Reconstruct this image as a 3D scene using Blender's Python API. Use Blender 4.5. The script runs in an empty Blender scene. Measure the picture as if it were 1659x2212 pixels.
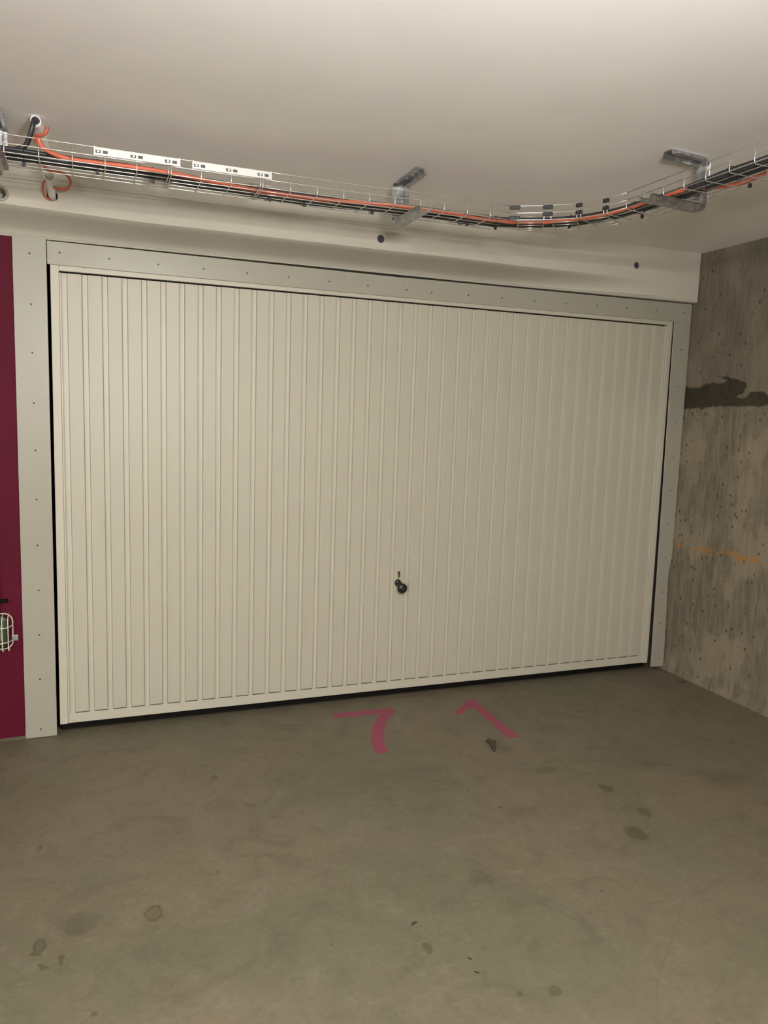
import bpy, bmesh, math, random
from mathutils import Vector, Matrix, noise
random.seed(7)
PI = math.pi
S = bpy.context.scene
C = S.collection

# ------------------------------------------------------------------ camera
cam_d = bpy.data.cameras.new('camera')
cam = bpy.data.objects.new('camera', cam_d); C.objects.link(cam)
R0 = (0.93337869, -0.35754039, 0.03113011)
R1 = (-0.01557852, -0.1270201, -0.9917778)
R2 = (0.35855477, 0.92521931, -0.1241278)
cam.matrix_world = Matrix(((R0[0], -R1[0], -R2[0], 0.1348),
                           (R0[1], -R1[1], -R2[1], -3.5869),
                           (R0[2], -R1[2], -R2[2], 1.4611), (0, 0, 0, 1)))
cam_d.sensor_fit = 'VERTICAL'; cam_d.sensor_height = 24.0
cam_d.lens = 24.0 * 1660.54 / 2212
cam_d.clip_start = 0.05; cam_d.clip_end = 60
S.camera = cam

# ------------------------------------------------------------------ world and lamps
w = bpy.data.worlds.new('world'); S.world = w; w.use_nodes = True
w.node_tree.nodes['Background'].inputs[0].default_value = (0.9, 0.95, 1, 1)
w.node_tree.nodes['Background'].inputs[1].default_value = 0.02
S.view_settings.view_transform = 'Standard'; S.view_settings.look = 'None'
S.view_settings.gamma = 1; S.view_settings.use_curve_mapping = False
S.view_settings.exposure = 0.07
LAMP_COL = (1.0, 0.985, 0.955)
# added unseen fill tubes that brighten the ceiling: centre x, y, z, length, radiance (fixtures are built at the end)
FILL_TUBES = [(-3.2, -4.8, 1.95, 1.2, 400.0), (-1.9, -5.9, 1.95, 1.2, 640.0)]
GLOBE = (0.56, -3.30, 1.90, 0.13, 285.0)     # x, y, z, radius, radiance

# ------------------------------------------------------------------ helpers
def tag(o, label=None, cat=None, group=None, kind=None):
    if label: o['label'] = label
    if cat: o['category'] = cat
    if group: o['group'] = group
    if kind: o['kind'] = kind
    return o

def obj(name, bm, mat, parent=None, smooth=False):
    me = bpy.data.meshes.new(name); bm.to_mesh(me); bm.free()
    if smooth:
        for p in me.polygons: p.use_smooth = True
    if mat: me.materials.append(mat)
    o = bpy.data.objects.new(name, me); C.objects.link(o)
    if parent:
        o.parent = parent
        o.matrix_parent_inverse = Matrix.Translation(parent.location).inverted()
    return o

def empty(name, loc=(0, 0, 0)):
    o = bpy.data.objects.new(name, None); o.location = loc; C.objects.link(o)
    o.empty_display_size = 0.1
    return o

def share(name, src, parent, off):
    """another object with the same mesh, moved by off"""
    o = src.copy(); o.name = name; C.objects.link(o)
    o.location = Vector(src.location) + Vector(off)
    return o

def box(bm, x0, x1, y0, y1, z0, z1, bev=0.0, seg=2):
    r = bmesh.ops.create_cube(bm, size=1)
    vs = r['verts']
    for v in vs:
        v.co = Vector(((x0 + x1) / 2 + v.co.x * (x1 - x0), (y0 + y1) / 2 + v.co.y * (y1 - y0), (z0 + z1) / 2 + v.co.z * (z1 - z0)))
    if bev:
        es = list({e for v in vs for e in v.link_edges})
        bmesh.ops.bevel(bm, geom=es, offset=bev, segments=seg, affect='EDGES', profile=0.5)
    return bm

def tube(bm, pts, r, n=8, closed=False, cap=True):
    pts = [Vector(p) for p in pts]; N = len(pts); rings = []
    up = Vector((0.013, 0.021, 1)).normalized(); prev = None
    for i, p in enumerate(pts):
        if closed: t = (pts[(i + 1) % N] - pts[i - 1]).normalized()
        elif i == 0: t = (pts[1] - p).normalized()
        elif i == N - 1: t = (p - pts[i - 1]).normalized()
        else: t = ((pts[i + 1] - p).normalized() + (p - pts[i - 1]).normalized()).normalized()
        if prev is None:
            a = up if abs(t.dot(up)) < 0.95 else Vector((1, 0.03, 0))
            u = (a - t * a.dot(t)).normalized()
        else:
            u = (prev - t * prev.dot(t)).normalized()
        prev = u; v = t.cross(u)
        rr = r[i] if isinstance(r, (list, tuple)) else r
        rings.append([bm.verts.new(p + (u * math.cos(2 * PI * k / n) + v * math.sin(2 * PI * k / n)) * rr) for k in range(n)])
    for i in range(N if closed else N - 1):
        a, b = rings[i], rings[(i + 1) % N]
        for k in range(n):
            bm.faces.new((a[k], a[(k + 1) % n], b[(k + 1) % n], b[k]))
    if cap and not closed:
        bm.faces.new(rings[0][::-1]); bm.faces.new(rings[-1])
    return bm

def smoothpath(pts, sub=6):
    P = [Vector(p) for p in pts]; out = []
    for i in range(len(P) - 1):
        p0 = P[max(i - 1, 0)]; p1 = P[i]; p2 = P[i + 1]; p3 = P[min(i + 2, len(P) - 1)]
        for k in range(sub):
            t = k / sub
            out.append(0.5 * ((2 * p1) + (-p0 + p2) * t + (2 * p0 - 5 * p1 + 4 * p2 - p3) * t * t + (-p0 + 3 * p1 - 3 * p2 + p3) * t ** 3))
    out.append(P[-1]); return out

def lathe(bm, prof, n=24, M=None):
    """prof: (radius, height) along local z"""
    rings = []
    for r, h in prof:
        if r < 1e-6: rings.append([bm.verts.new((0, 0, h))])
        else: rings.append([bm.verts.new((r * math.cos(2 * PI * k / n), r * math.sin(2 * PI * k / n), h)) for k in range(n)])
    for a, b in zip(rings, rings[1:]):
        for k in range(n):
            q = [a[k % len(a)], a[(k + 1) % len(a)], b[(k + 1) % len(b)], b[k % len(b)]]
            q2 = []
            for v in q:
                if v not in q2: q2.append(v)
            if len(q2) > 2: bm.faces.new(q2)
    if M is not None: bmesh.ops.transform(bm, matrix=M, verts=[v for r in rings for v in r])
    bmesh.ops.recalc_face_normals(bm, faces=bm.faces)
    return bm

def prism(bm, poly, z0, z1):
    a = [bm.verts.new((x, y, z0)) for x, y in poly]; b = [bm.verts.new((x, y, z1)) for x, y in poly]
    bm.faces.new(a[::-1]); bm.faces.new(b)
    n = len(poly)
    for i in range(n): bm.faces.new((a[i], a[(i + 1) % n], b[(i + 1) % n], b[i]))
    bmesh.ops.recalc_face_normals(bm, faces=bm.faces)
    return bm

B = bmesh.new

# ------------------------------------------------------------------ materials
def mat(name, col, rough=0.5, metal=0.0, spec=0.5):
    m = bpy.data.materials.new(name); m.use_nodes = True
    b = m.node_tree.nodes['Principled BSDF']
    b.inputs['Base Color'].default_value = (*col, 1); b.inputs['Roughness'].default_value = rough
    b.inputs['Metallic'].default_value = metal; b.inputs['Specular IOR Level'].default_value = spec
    return m

class G:
    """small node-graph helper"""
    def __init__(s, m): s.t = m.node_tree; s.b = s.t.nodes['Principled BSDF']; s.co = s.n('ShaderNodeTexCoord').outputs['Object']
    def n(s, k, **kw):
        x = s.t.nodes.new(k)
        for a, v in kw.items(): setattr(x, a, v)
        return x
    def l(s, a, b): s.t.links.new(a, b)
    def mapping(s, scale, loc=(0, 0, 0)):
        m = s.n('ShaderNodeMapping'); s.l(s.co, m.inputs[0]); m.inputs['Scale'].default_value = scale; m.inputs['Location'].default_value = loc
        return m.outputs[0]
    def noise(s, scale, detail=4, rough=0.55, vec=None, dist=0.0):
        x = s.n('ShaderNodeTexNoise'); x.inputs['Scale'].default_value = scale; x.inputs['Detail'].default_value = detail
        x.inputs['Roughness'].default_value = rough; x.inputs['Distortion'].default_value = dist
        s.l(vec if vec is not None else s.co, x.inputs['Vector']); return x.outputs['Fac']
    def ramp(s, f, stops):
        x = s.n('ShaderNodeValToRGB'); s.l(f, x.inputs[0]); e = x.color_ramp.elements
        while len(e) < len(stops): e.new(0.5)
        for k, (p, c) in enumerate(stops):
            e[k].position = p; e[k].color = (*c, 1) if len(c) == 3 else c
        return x.outputs[0]
    def fr(s, f, a, b):
        x = s.n('ShaderNodeMapRange'); s.l(f, x.inputs[0]); x.inputs[1].default_value = a; x.inputs[2].default_value = b; x.interpolation_type = 'SMOOTHSTEP'
        return x.outputs[0]
    def mix(s, f, a, b, mode='MIX'):
        x = s.n('ShaderNodeMix', data_type='RGBA', blend_type=mode)
        if hasattr(f, 'node'): s.l(f, x.inputs[0])
        else: x.inputs[0].default_value = f
        for v, i in ((a, 6), (b, 7)):
            if hasattr(v, 'node'): s.l(v, x.inputs[i])
            else: x.inputs[i].default_value = (*v, 1)
        return x.outputs[2]
    def math(s, op, a, b=0.0, c=None):
        x = s.n('ShaderNodeMath', operation=op)
        for i, v in enumerate((a, b) if c is None else (a, b, c)):
            if hasattr(v, 'node'): s.l(v, x.inputs[i])
            else: x.inputs[i].default_value = v
        return x.outputs[0]
    def bump(s, h, strength, dist=0.01):
        x = s.n('ShaderNodeBump'); x.inputs['Strength'].default_value = strength; x.inputs['Distance'].default_value = dist
        s.l(h, x.inputs['Height']); s.l(x.outputs[0], s.b.inputs['Normal'])

def painted(name, col, rough, var=0.04, bump=0.04, bscale=350, spec=0.5, specks=None):
    m = mat(name, col, rough, spec=spec); g = G(m)
    n1 = g.noise(1.6, 5, 0.6)
    c = g.mix(g.fr(n1, 0.3, 0.7), tuple(v * (1 - var) for v in col), tuple(min(1, v * (1 + var)) for v in col))
    if specks:
        v = g.n('ShaderNodeTexVoronoi'); v.inputs['Scale'].default_value = specks[0]; g.l(g.co, v.inputs['Vector'])
        near = g.fr(v.outputs['Distance'], specks[1] * 1.0, specks[1] * 0.5)
        sel = g.math('GREATER_THAN', g.noise(5.1, 2), specks[2])
        k = g.math('MULTIPLY', near, sel)
        c = g.mix(g.math('MULTIPLY', k, 0.75), c, (0.09, 0.075, 0.055))
    g.l(c, g.b.inputs['Base Color'])
    g.bump(g.noise(bscale, 2), bump, 0.002)
    return m

M = {}
M['door'] = painted('cream_door_paint', (0.462, 0.432, 0.345), 0.44, 0.015, 0.06, 500)
M['panel'] = painted('cream_panel_paint', (0.418, 0.389, 0.307), 0.46, 0.015, 0.06, 500)
M['frame'] = painted('grey_white_frame_paint', (0.322, 0.304, 0.246), 0.30, 0.03, 0.05, 400)
M['beam'] = painted('beam_paint', (0.475, 0.44, 0.37), 0.6, 0.03, 0.12, 90, 0.35, specks=(9, 0.030, 0.56))
M['ceil'] = painted('ceiling_paint', (0.87, 0.83, 0.80), 0.7, 0.03, 0.10, 120, 0.3)
M['red'] = painted('magenta_wall_paint', (0.082, 0.0025, 0.014), 0.65, 0.10, 0.2, 60, 0.15)
M['plain'] = painted('plain_wall_paint', (0.62, 0.59, 0.53), 0.7, 0.04, 0.1, 90)
M['steel'] = mat('galvanised_wire', (0.70, 0.69, 0.65), 0.3, 0.85)
M['plate'] = mat('bright_zinc_plate', (0.72, 0.71, 0.67), 0.35, 0.4)
M['slot'] = mat('slot_and_shade_dark', (0.08, 0.08, 0.08), 0.6)  # plate slots, and the painted shade strips under the door panels
m = mat('galvanised_bracket', (0.50, 0.50, 0.50), 0.34, 1.0); g = G(m)
vn = g.n('ShaderNodeTexVoronoi'); vn.inputs['Scale'].default_value = 90; g.l(g.co, vn.inputs['Vector'])
g.l(g.mix(g.fr(g.noise(40), 0.35, 0.65), (0.36, 0.36, 0.37), (0.60, 0.60, 0.60)), g.b.inputs['Base Color'])
g.l(g.math('MULTIPLY_ADD', vn.outputs['Distance'], 0.25, 0.26), g.b.inputs['Roughness'])
M['bracket'] = m
M['black_cable'] = mat('black_cable', (0.022, 0.022, 0.026), 0.38)
M['grey_cable'] = mat('dark_grey_cable', (0.05, 0.05, 0.055), 0.42)
M['tie'] = mat('black_nylon', (0.012, 0.012, 0.014), 0.4)
M['orange'] = mat('orange_conduit', (0.56, 0.125, 0.065), 0.5)
M['white_pvc'] = painted('white_pipe', (0.88, 0.86, 0.83), 0.45, 0.06, 0.02, 200)
M['knob'] = mat('black_plastic', (0.010, 0.010, 0.011), 0.3)
M['emblem'] = mat('grey_emblem', (0.17, 0.18, 0.14), 0.4)
M['lock'] = mat('brown_brass', (0.16, 0.115, 0.06), 0.4, 0.7)
M['screw'] = mat('dark_screw', (0.045, 0.04, 0.033), 0.5, 0.4)
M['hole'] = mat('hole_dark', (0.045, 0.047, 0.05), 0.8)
M['guard'] = mat('cream_wire', (0.62, 0.58, 0.47), 0.4)
M['clip'] = mat('zinc_clip', (0.40, 0.41, 0.38), 0.35, 0.8)
M['rubber'] = mat('dark_seal', (0.005, 0.004, 0.004), 0.8, spec=0.1)
M['green'] = mat('green_lens', (0.30, 0.46, 0.22), 0.25)
M['lampbase'] = mat('dark_green_housing', (0.035, 0.045, 0.022), 0.4)
M['twig'] = painted('dead_leaf', (0.045, 0.030, 0.016), 0.8, 0.3, 0.4, 200)
M['crumb'] = mat('dirt_crumb', (0.03, 0.028, 0.02), 0.9)
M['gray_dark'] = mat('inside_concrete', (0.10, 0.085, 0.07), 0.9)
m = mat('rose_floor_paint', (0.30, 0.042, 0.072), 0.6); g = G(m)
g.l(g.mix(g.fr(g.noise(30, 6, 0.7), 0.35, 0.75), (0.255, 0.038, 0.078), (0.21, 0.050, 0.075)), g.b.inputs['Base Color'])
M['paint'] = m

# floor concrete -----------------------------------------------------
m = mat('stained_floor_concrete', (0.2, 0.18, 0.14), 0.55, spec=0.4); g = G(m)
big = g.noise(0.9, 6, 0.62, dist=0.6); med = g.noise(4.2, 7, 0.68, g.mapping((1, 1, 1), (3, 7, 0)), 1.2); fine = g.noise(55, 4, 0.7)
c = g.mix(g.fr(big, 0.36, 0.64), (0.122, 0.111, 0.070), (0.155, 0.126, 0.082))
m3 = g.noise(11, 8, 0.72, g.mapping((1.0, 1.0, 1), (1, 2, 0)), 0.8)
c = g.mix(g.math('MULTIPLY', g.fr(m3, 0.50, 0.70), 0.42), c, (0.085, 0.072, 0.046))
c = g.mix(g.math('MULTIPLY', g.fr(m3, 0.46, 0.30), 0.35), c, (0.205, 0.180, 0.135))
scr = g.noise(5, 6, 0.7, g.mapping((1, 7, 1), (4, 1, 0)), 1.5)
c = g.mix(g.math('MULTIPLY', g.fr(scr, 0.60, 0.72), 0.45), c, (0.215, 0.190, 0.145))
c = g.mix(g.math('MULTIPLY', g.fr(med, 0.50, 0.72), 0.65), c, (0.092, 0.078, 0.052))
c = g.mix(g.math('MULTIPLY', g.fr(med, 0.47, 0.28), 0.35), c, (0.180, 0.157, 0.120))
c = g.mix(g.math('MULTIPLY', g.fr(fine, 0.35, 0.75), 0.30), c, (0.070, 0.06, 0.042))
# small dark pits
v = g.n('ShaderNodeTexVoronoi'); v.inputs['Scale'].default_value = 6.5; g.l(g.co, v.inputs['Vector'])
pit = g.math('MULTIPLY', g.fr(v.outputs['Distance'], 0.055, 0.02), g.fr(g.noise(2.3, 2), 0.5, 0.56))
c = g.mix(g.math('MULTIPLY', pit, 0.5), c, (0.07, 0.06, 0.04))
# tyre tread smudges running towards the door
tm = g.mapping((1, 1, 1)); sx = g.n('ShaderNodeSeparateXYZ'); g.l(tm, sx.inputs[0])
for cx, wid, kx in ((0.96, 0.035, 0.10), (1.07, 0.02, 0.10), (0.62, 0.02, 0.13)):
    xx = g.math('ADD', sx.outputs[0], g.math('MULTIPLY', sx.outputs[1], kx))
    line = g.fr(g.math('ABSOLUTE', g.math('SUBTRACT', xx, cx - 1.75 * kx)), wid, wid * 0.4)
    rep = g.fr(g.math('SINE', g.math('MULTIPLY', sx.outputs[1], 190.0)), 0.55, 0.9)
    ext = g.math('MULTIPLY', g.fr(sx.outputs[1], -1.0, -1.7), g.fr(g.noise(14, 3), 0.5, 0.66))
    c = g.mix(g.math('MULTIPLY', g.math('MULTIPLY', line, rep), g.math('MULTIPLY', ext, 0.55)), c, (0.09, 0.075, 0.06))
# individual stains: x, y, radius x, radius y, strength, ring
warp = g.n('ShaderNodeTexNoise'); warp.inputs['Scale'].default_value = 16; warp.inputs['Detail'].default_value = 4; g.l(g.co, warp.inputs['Vector'])
wv = g.n('ShaderNodeVectorMath', operation='MULTIPLY_ADD'); g.l(warp.outputs['Color'], wv.inputs[0]); wv.inputs[1].default_value = (0.075, 0.075, 0); g.l(g.co, wv.inputs[2])
STAINS = [(0.294, -1.419, 0.026, 0.040, 0.7, 1), (-0.013, -1.463, 0.020, 0.032, 0.8, 1), (0.048, -1.532, 0.008, 0.014, 0.7, 0), (0.001, -1.552, 0.008, 0.012, 0.6, 0),
          (0.594, -0.615, 0.018, 0.022, 0.5, 0), (0.681, -0.884, 0.016, 0.022, 0.4, 0), (1.923, -0.964, 0.05, 0.03, 0.4, 0), (2.064, -1.183, 0.022, 0.03, 0.6, 0),
          (2.091, -1.387, 0.03, 0.03, 0.55, 0), (1.957, -1.501, 0.035, 0.045, 0.6, 0), (0.993, -1.816, 0.018, 0.022, 0.6, 0), (1.142, -2.039, 0.011, 0.014, 0.6, 0),
          (1.243, -2.07, 0.02, 0.018, 0.5, 0), (0.122, -1.767, 0.010, 0.014, 0.6, 0), (0.508, -1.272, 0.012, 0.018, 0.35, 0), (-0.036, -0.95, 0.012, 0.02, 0.5, 0),
          (3.30, -0.236, 0.03, 0.025, 0.8, 0), (2.60, -1.25, 0.13, 0.09, 0.5, 0), (2.35, -1.05, 0.12, 0.09, 0.3, 0), (0.72, -0.11, 0.035, 0.018, 0.5, 0), (1.05, -0.09, 0.09, 0.02, 0.35, 0),
          (1.35, -1.72, 0.09, 0.05, 0.25, 0), (1.29, -1.56, 0.04, 0.05, 0.3, 0), (0.10, -1.40, 0.05, 0.05, 0.3, 0), (0.35, -1.0, 0.12, 0.12, 0.22, 0)]
for sx_, sy_, rx, ry, st, ring in STAINS:
    a = g.n('ShaderNodeVectorMath', operation='SUBTRACT'); g.l(wv.outputs[0], a.inputs[0]); a.inputs[1].default_value = (sx_ + 0.0375, sy_ + 0.0375, 0)
    b_ = g.n('ShaderNodeVectorMath', operation='MULTIPLY'); g.l(a.outputs[0], b_.inputs[0]); b_.inputs[1].default_value = (1 / rx, 1 / ry, 0)
    l_ = g.n('ShaderNodeVectorMath', operation='LENGTH'); g.l(b_.outputs[0], l_.inputs[0])
    f = g.fr(l_.outputs['Value'], 1.15, 0.8 if rx < 0.06 else 0.2)
    if rx >= 0.06: st *= 0.6
    if ring: f = g.math('MULTIPLY', f, g.math('MULTIPLY_ADD', g.fr(l_.outputs['Value'], 0.55, 0.85), 0.5, 0.5))
    c = g.mix(g.math('MULTIPLY', f, min(1, st * 1.15)), c, (0.062, 0.053, 0.026))
# hairline scratches
for (ax, ay, bx, by) in ((1.857, -1.855, 1.515, -2.126), (1.515, -2.126, 1.40, -2.26), (1.301, -1.684, 1.188, -1.804)):
    dx, dy = bx - ax, by - ay; L = math.hypot(dx, dy); nx, ny = -dy / L, dx / L
    d = g.math('ABSOLUTE', g.math('ADD', g.math('ADD', g.math('MULTIPLY', sx.outputs[0], nx), g.math('MULTIPLY', sx.outputs[1], ny)), -(ax * nx + ay * ny)))
    t = g.math('ADD', g.math('ADD', g.math('MULTIPLY', sx.outputs[0], dx / L), g.math('MULTIPLY', sx.outputs[1], dy / L)), -(ax * dx + ay * dy) / L)
    f = g.math('MULTIPLY', g.fr(d, 0.004, 0.001), g.math('MULTIPLY', g.math('GREATER_THAN', t, 0.0), g.math('LESS_THAN', t, L)))
    c = g.mix(g.math('MULTIPLY', f, 0.4), c, (0.10, 0.085, 0.06))
g.l(c, g.b.inputs['Base Color'])
g.l(g.math('MULTIPLY_ADD', med, 0.25, 0.45), g.b.inputs['Roughness'])
g.bump(g.math('ADD', g.noise(28, 6, 0.7), g.math('MULTIPLY', g.noise(160, 3), 0.4)), 0.10, 0.004)
M['floor'] = m

# rough right wall ---------------------------------------------------
m = mat('rough_board_marked_concrete', (0.2, 0.18, 0.14), 0.85, spec=0.25); g = G(m)
st = g.noise(9, 7, 0.65, g.mapping((1, 5.5, 0.55)), 0.5); blot = g.noise(3.0, 6, 0.6, g.mapping((1, 1.6, 1), (0, 5, 1))); fine = g.noise(120, 4, 0.7, g.mapping((1, 1, 0.5)))
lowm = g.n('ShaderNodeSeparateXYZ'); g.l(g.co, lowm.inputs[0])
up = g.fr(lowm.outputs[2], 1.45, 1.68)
c = g.mix(g.fr(st, 0.35, 0.66), (0.198, 0.166, 0.116), (0.152, 0.128, 0.090))
c = g.mix(g.math('MULTIPLY', g.fr(blot, 0.50, 0.58), 0.5), c, (0.275, 0.235, 0.165))
c = g.mix(g.math('MULTIPLY', g.math('MULTIPLY', g.fr(blot, 0.50, 0.40), g.fr(st, 0.40, 0.58)), 0.6), c, (0.105, 0.098, 0.074))
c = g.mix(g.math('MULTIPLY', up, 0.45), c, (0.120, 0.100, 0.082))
c = g.mix(g.math('MULTIPLY', g.fr(fine, 0.5, 0.75), 0.35), c, (0.08, 0.07, 0.05))
v = g.n('ShaderNodeTexVoronoi'); v.inputs['Scale'].default_value = 26; g.l(g.mapping((1, 1, 0.7)), v.inputs['Vector'])
pit = g.math('MULTIPLY', g.fr(v.outputs['Distance'], 0.22, 0.10), g.fr(g.noise(7, 3), 0.42, 0.52))
c = g.mix(g.math('MULTIPLY', pit, 0.75), c, (0.035, 0.028, 0.018))
at = g.n('ShaderNodeAttribute', attribute_name='patch'); ru = g.n('ShaderNodeAttribute', attribute_name='rust')
c = g.mix(g.math('MULTIPLY', at.outputs['Fac'], 0.9), c, g.mix(g.fr(g.noise(22, 5, 0.7), 0.3, 0.7), (0.022, 0.020, 0.011), (0.040, 0.030, 0.018)))
c = g.mix(g.math('MULTIPLY', ru.outputs['Fac'], g.math('MULTIPLY', g.fr(g.noise(34, 4), 0.34, 0.50), 0.9)), c, (0.34, 0.15, 0.02))
g.l(c, g.b.inputs['Base Color'])
g.bump(g.math('ADD', g.math('MULTIPLY', st, 0.4), g.math('ADD', g.math('MULTIPLY', fine, 0.4), g.math('MULTIPLY', pit, -0.6))), 0.45, 0.006)
M['rough'] = m

# ------------------------------------------------------------------ setting
XL, YF = -5.0, -8.0
def zc(x): return 2.396 + 0.00625 * x
ceil_top = 2.62
bm = B()
bm_v = [bm.verts.new(p) for p in ((XL, YF, zc(XL)), (3.6, YF, zc(3.6)), (3.6, 0.3, zc(3.6)), (XL, 0.3, zc(XL)),
                                  (XL, YF, ceil_top), (3.6, YF, ceil_top), (3.6, 0.3, ceil_top), (XL, 0.3, ceil_top))]
for f in ((0, 3, 2, 1), (4, 5, 6, 7), (0, 1, 5, 4), (1, 2, 6, 5), (2, 3, 7, 6), (3, 0, 4, 7)): bm.faces.new([bm_v[i] for i in f])
tag(obj('ceiling', bm, M['ceil']), 'smooth pale grey painted garage ceiling', 'ceiling', kind='structure')
bm = box(B(), XL, 3.6, YF, 4.2, -0.15, 0.0)
tag(obj('floor', bm, M['floor']), 'stained grey brown concrete garage floor', 'floor', kind='structure')

# right wall: displaced grid
WX = 3.362
def inpoly(px, py, poly):
    r = False; j = len(poly) - 1
    for i in range(len(poly)):
        if (poly[i][1] > py) != (poly[j][1] > py) and px < (poly[j][0] - poly[i][0]) * (py - poly[i][1]) / (poly[j][1] - poly[i][1]) + poly[i][0]: r = not r
        j = i
    return r
PATCH = [(0.10, 1.690), (0.016, 1.685), (-0.06, 1.675), (-0.1, 1.672), (-0.132, 1.682), (-0.188, 1.694), (-0.206, 1.699), (-0.288, 1.692), (-0.309, 1.704), (-0.294, 1.72), (-0.243, 1.735), (-0.311, 1.728),
         (-0.378, 1.712), (-0.444, 1.692), (-0.454, 1.674), (-0.44, 1.648), (-0.421, 1.632), (-0.392, 1.629), (-0.393, 1.613), (-0.444, 1.612), (-0.471, 1.631), (-0.482, 1.644),
         (-0.526, 1.647), (-0.571, 1.636), (-0.599, 1.62), (-0.66, 1.60), (-0.72, 1.61), (-0.76, 1.585), (-0.70, 1.570), (-0.604, 1.579), (-0.54, 1.565), (-0.499, 1.57), (-0.415, 1.57), (-0.329, 1.571), (-0.221, 1.566),
         (-0.156, 1.556), (-0.097, 1.561), (0.007, 1.553), (0.10, 1.55)]
RUST = [(-0.032, 0.764), (-0.077, 0.763), (-0.18, 0.762), (-0.305, 0.776), (-0.353, 0.766), (-0.417, 0.785), (-0.514, 0.77), (-0.64, 0.779), (-0.693, 0.775), (-0.9, 0.78)]
DASH = [(-0.03, -0.075), (-0.19, -0.31), (-0.345, -0.36), (-0.41, -0.43), (-0.44, -0.64), (-0.69, -0.74)]
y0, y1, z0, z1 = -1.35, 0.02, 0.0, 2.44
NY, NZ = 230, 400
verts = []; pa = []; rs = []
for j in range(NZ + 1):
    z = z0 + (z1 - z0) * j / NZ
    for i in range(NY + 1):
        y = y0 + (y1 - y0) * i / NY
        n1 = noise.noise(Vector((y * 3, z * 2, 1.3))); n2 = noise.noise(Vector((y * 45, z * 9, 4.1))); n3 = noise.noise(Vector((y * 60, z * 60, 8.7)))
        d = 0.004 * n1 + 0.0016 * n2 + 0.0008 * n3
        wy = y + 0.006 * noise.noise(Vector((y * 40, z * 40, 2))); wz = z + 0.006 * noise.noise(Vector((y * 40, z * 40, 9)))
        p = 1.0 if (1.5 < z < 1.78 and inpoly(wy, wz, PATCH)) else 0.0
        d += 0.009 * p
        # splashed mortar along the foot and rust line
        if z < 0.09: d -= 0.018 * max(0, 1 - z / (0.035 + 0.03 * (0.5 + noise.noise(Vector((y * 9, 3, 0)))))) + 0.003 * (noise.noise(Vector((y * 30, z * 30, 0))))
        r = 0.0
        if 0.74 < z < 0.80:
            for k in range(len(RUST) - 1):
                if RUST[k][0] >= y > RUST[k + 1][0]:
                    t = (RUST[k][0] - y) / (RUST[k][0] - RUST[k + 1][0]); zz = RUST[k][1] + t * (RUST[k + 1][1] - RUST[k][1])
                    wdt = 0.016 if any(a >= y >= b for a, b in DASH) else 0.0035
                    r = max(0.0, 1 - abs(z - zz) / wdt) ** 0.5
        verts.append((WX + d, y, z)); pa.append(p); rs.append(r)
faces = [(j * (NY + 1) + i, j * (NY + 1) + i + 1, (j + 1) * (NY + 1) + i + 1, (j + 1) * (NY + 1) + i) for j in range(NZ) for i in range(NY)]
faces = [f[::-1] for f in faces]
# thickness behind the grid
b0 = len(verts)
def vi(i, j): return j * (NY + 1) + i
verts += [(3.6, y0, z0), (3.6, y1, z0), (3.6, y1, z1), (3.6, y0, z1)]
faces += [(b0, b0 + 1, b0 + 2, b0 + 3), (vi(0, 0), vi(0, NZ), b0 + 3, b0), (vi(NY, 0), b0 + 1, b0 + 2, vi(NY, NZ)), (vi(0, NZ), vi(NY, NZ), b0 + 2, b0 + 3), (vi(0, 0), b0, b0 + 1, vi(NY, 0))]
me = bpy.data.meshes.new('wall_right'); me.from_pydata(verts, [], faces)
for nm, arr in (('patch', pa), ('rust', rs)):
    a = me.attributes.new(nm, 'FLOAT', 'POINT'); a.data.foreach_set('value', arr + [0.0] * 4)
for p in me.polygons[:NY * NZ]: p.use_smooth = True
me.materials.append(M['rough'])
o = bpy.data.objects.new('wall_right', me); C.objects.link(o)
tag(o, 'rough bare concrete side wall with dark broken patch and rusty line', 'wall', kind='structure')
bm = box(B(), WX, 3.6, YF, y0, 0, 2.44)
o2 = obj('wall_extension', bm, M['rough'], o)
bm = box(B(), XL - 0.2, XL, YF, 0.3, 0, 2.5)
tag(obj('wall_left', bm, M['plain']), 'plain far side wall of the garage aisle', 'wall', kind='structure')
bm = box(B(), XL, 3.6, YF - 0.2, YF, 0, 2.5)
tag(obj('wall_front', bm, M['plain']), 'plain wall behind the viewpoint', 'wall', kind='structure')
# red wall beside the door (with a rough bottom edge of mortar)
bm = box(B(), XL, -0.10, 0.0, 0.2, 0, 2.1445)
tag(obj('wall_back', bm, M['red']), 'deep magenta painted wall left of the garage door', 'wall', kind='structure')
# inside of the garage box, dark behind the door
bm = B()
box(bm, -0.35, -0.10, 0.2, 4.2, 0, 2.45); box(bm, 3.45, 3.6, 0.02, 4.2, 0, 2.44); box(bm, -0.35, 3.6, 4.2, 4.35, 0, 2.5); box(bm, -0.35, 3.6, 0.3, 4.2, 2.35, 2.45)
tag(obj('wall_garage_inside', bm, M['gray_dark']), 'dark unlit concrete inside of the garage seen through door gaps', 'wall', kind='structure')
# mortar smear at the foot of the red wall
bm = B()
pts = [(-0.9 + 0.01244 * i, 0.010 + 0.006 * noise.noise(Vector((i * 0.35, 0, 0))) - 0.006) for i in range(62)]
for (xa, ha), (xb, hb) in zip(pts, pts[1:]):
    ha = max(ha, 0.002); hb = max(hb, 0.002)
    q = [bm.verts.new(p) for p in ((xa, -0.022, 0.0005), (xb, -0.022, 0.0005), (xb, -0.001, hb + 0.004), (xa, -0.001, ha + 0.004))]
    bm.faces.new(q)
bmesh.ops.remove_doubles(bm, verts=bm.verts, dist=1e-5)
tag(obj('trim_1', bm, M['floor']), 'uneven mortar fillet at the foot of the magenta wall', 'trim', kind='structure')

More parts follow.
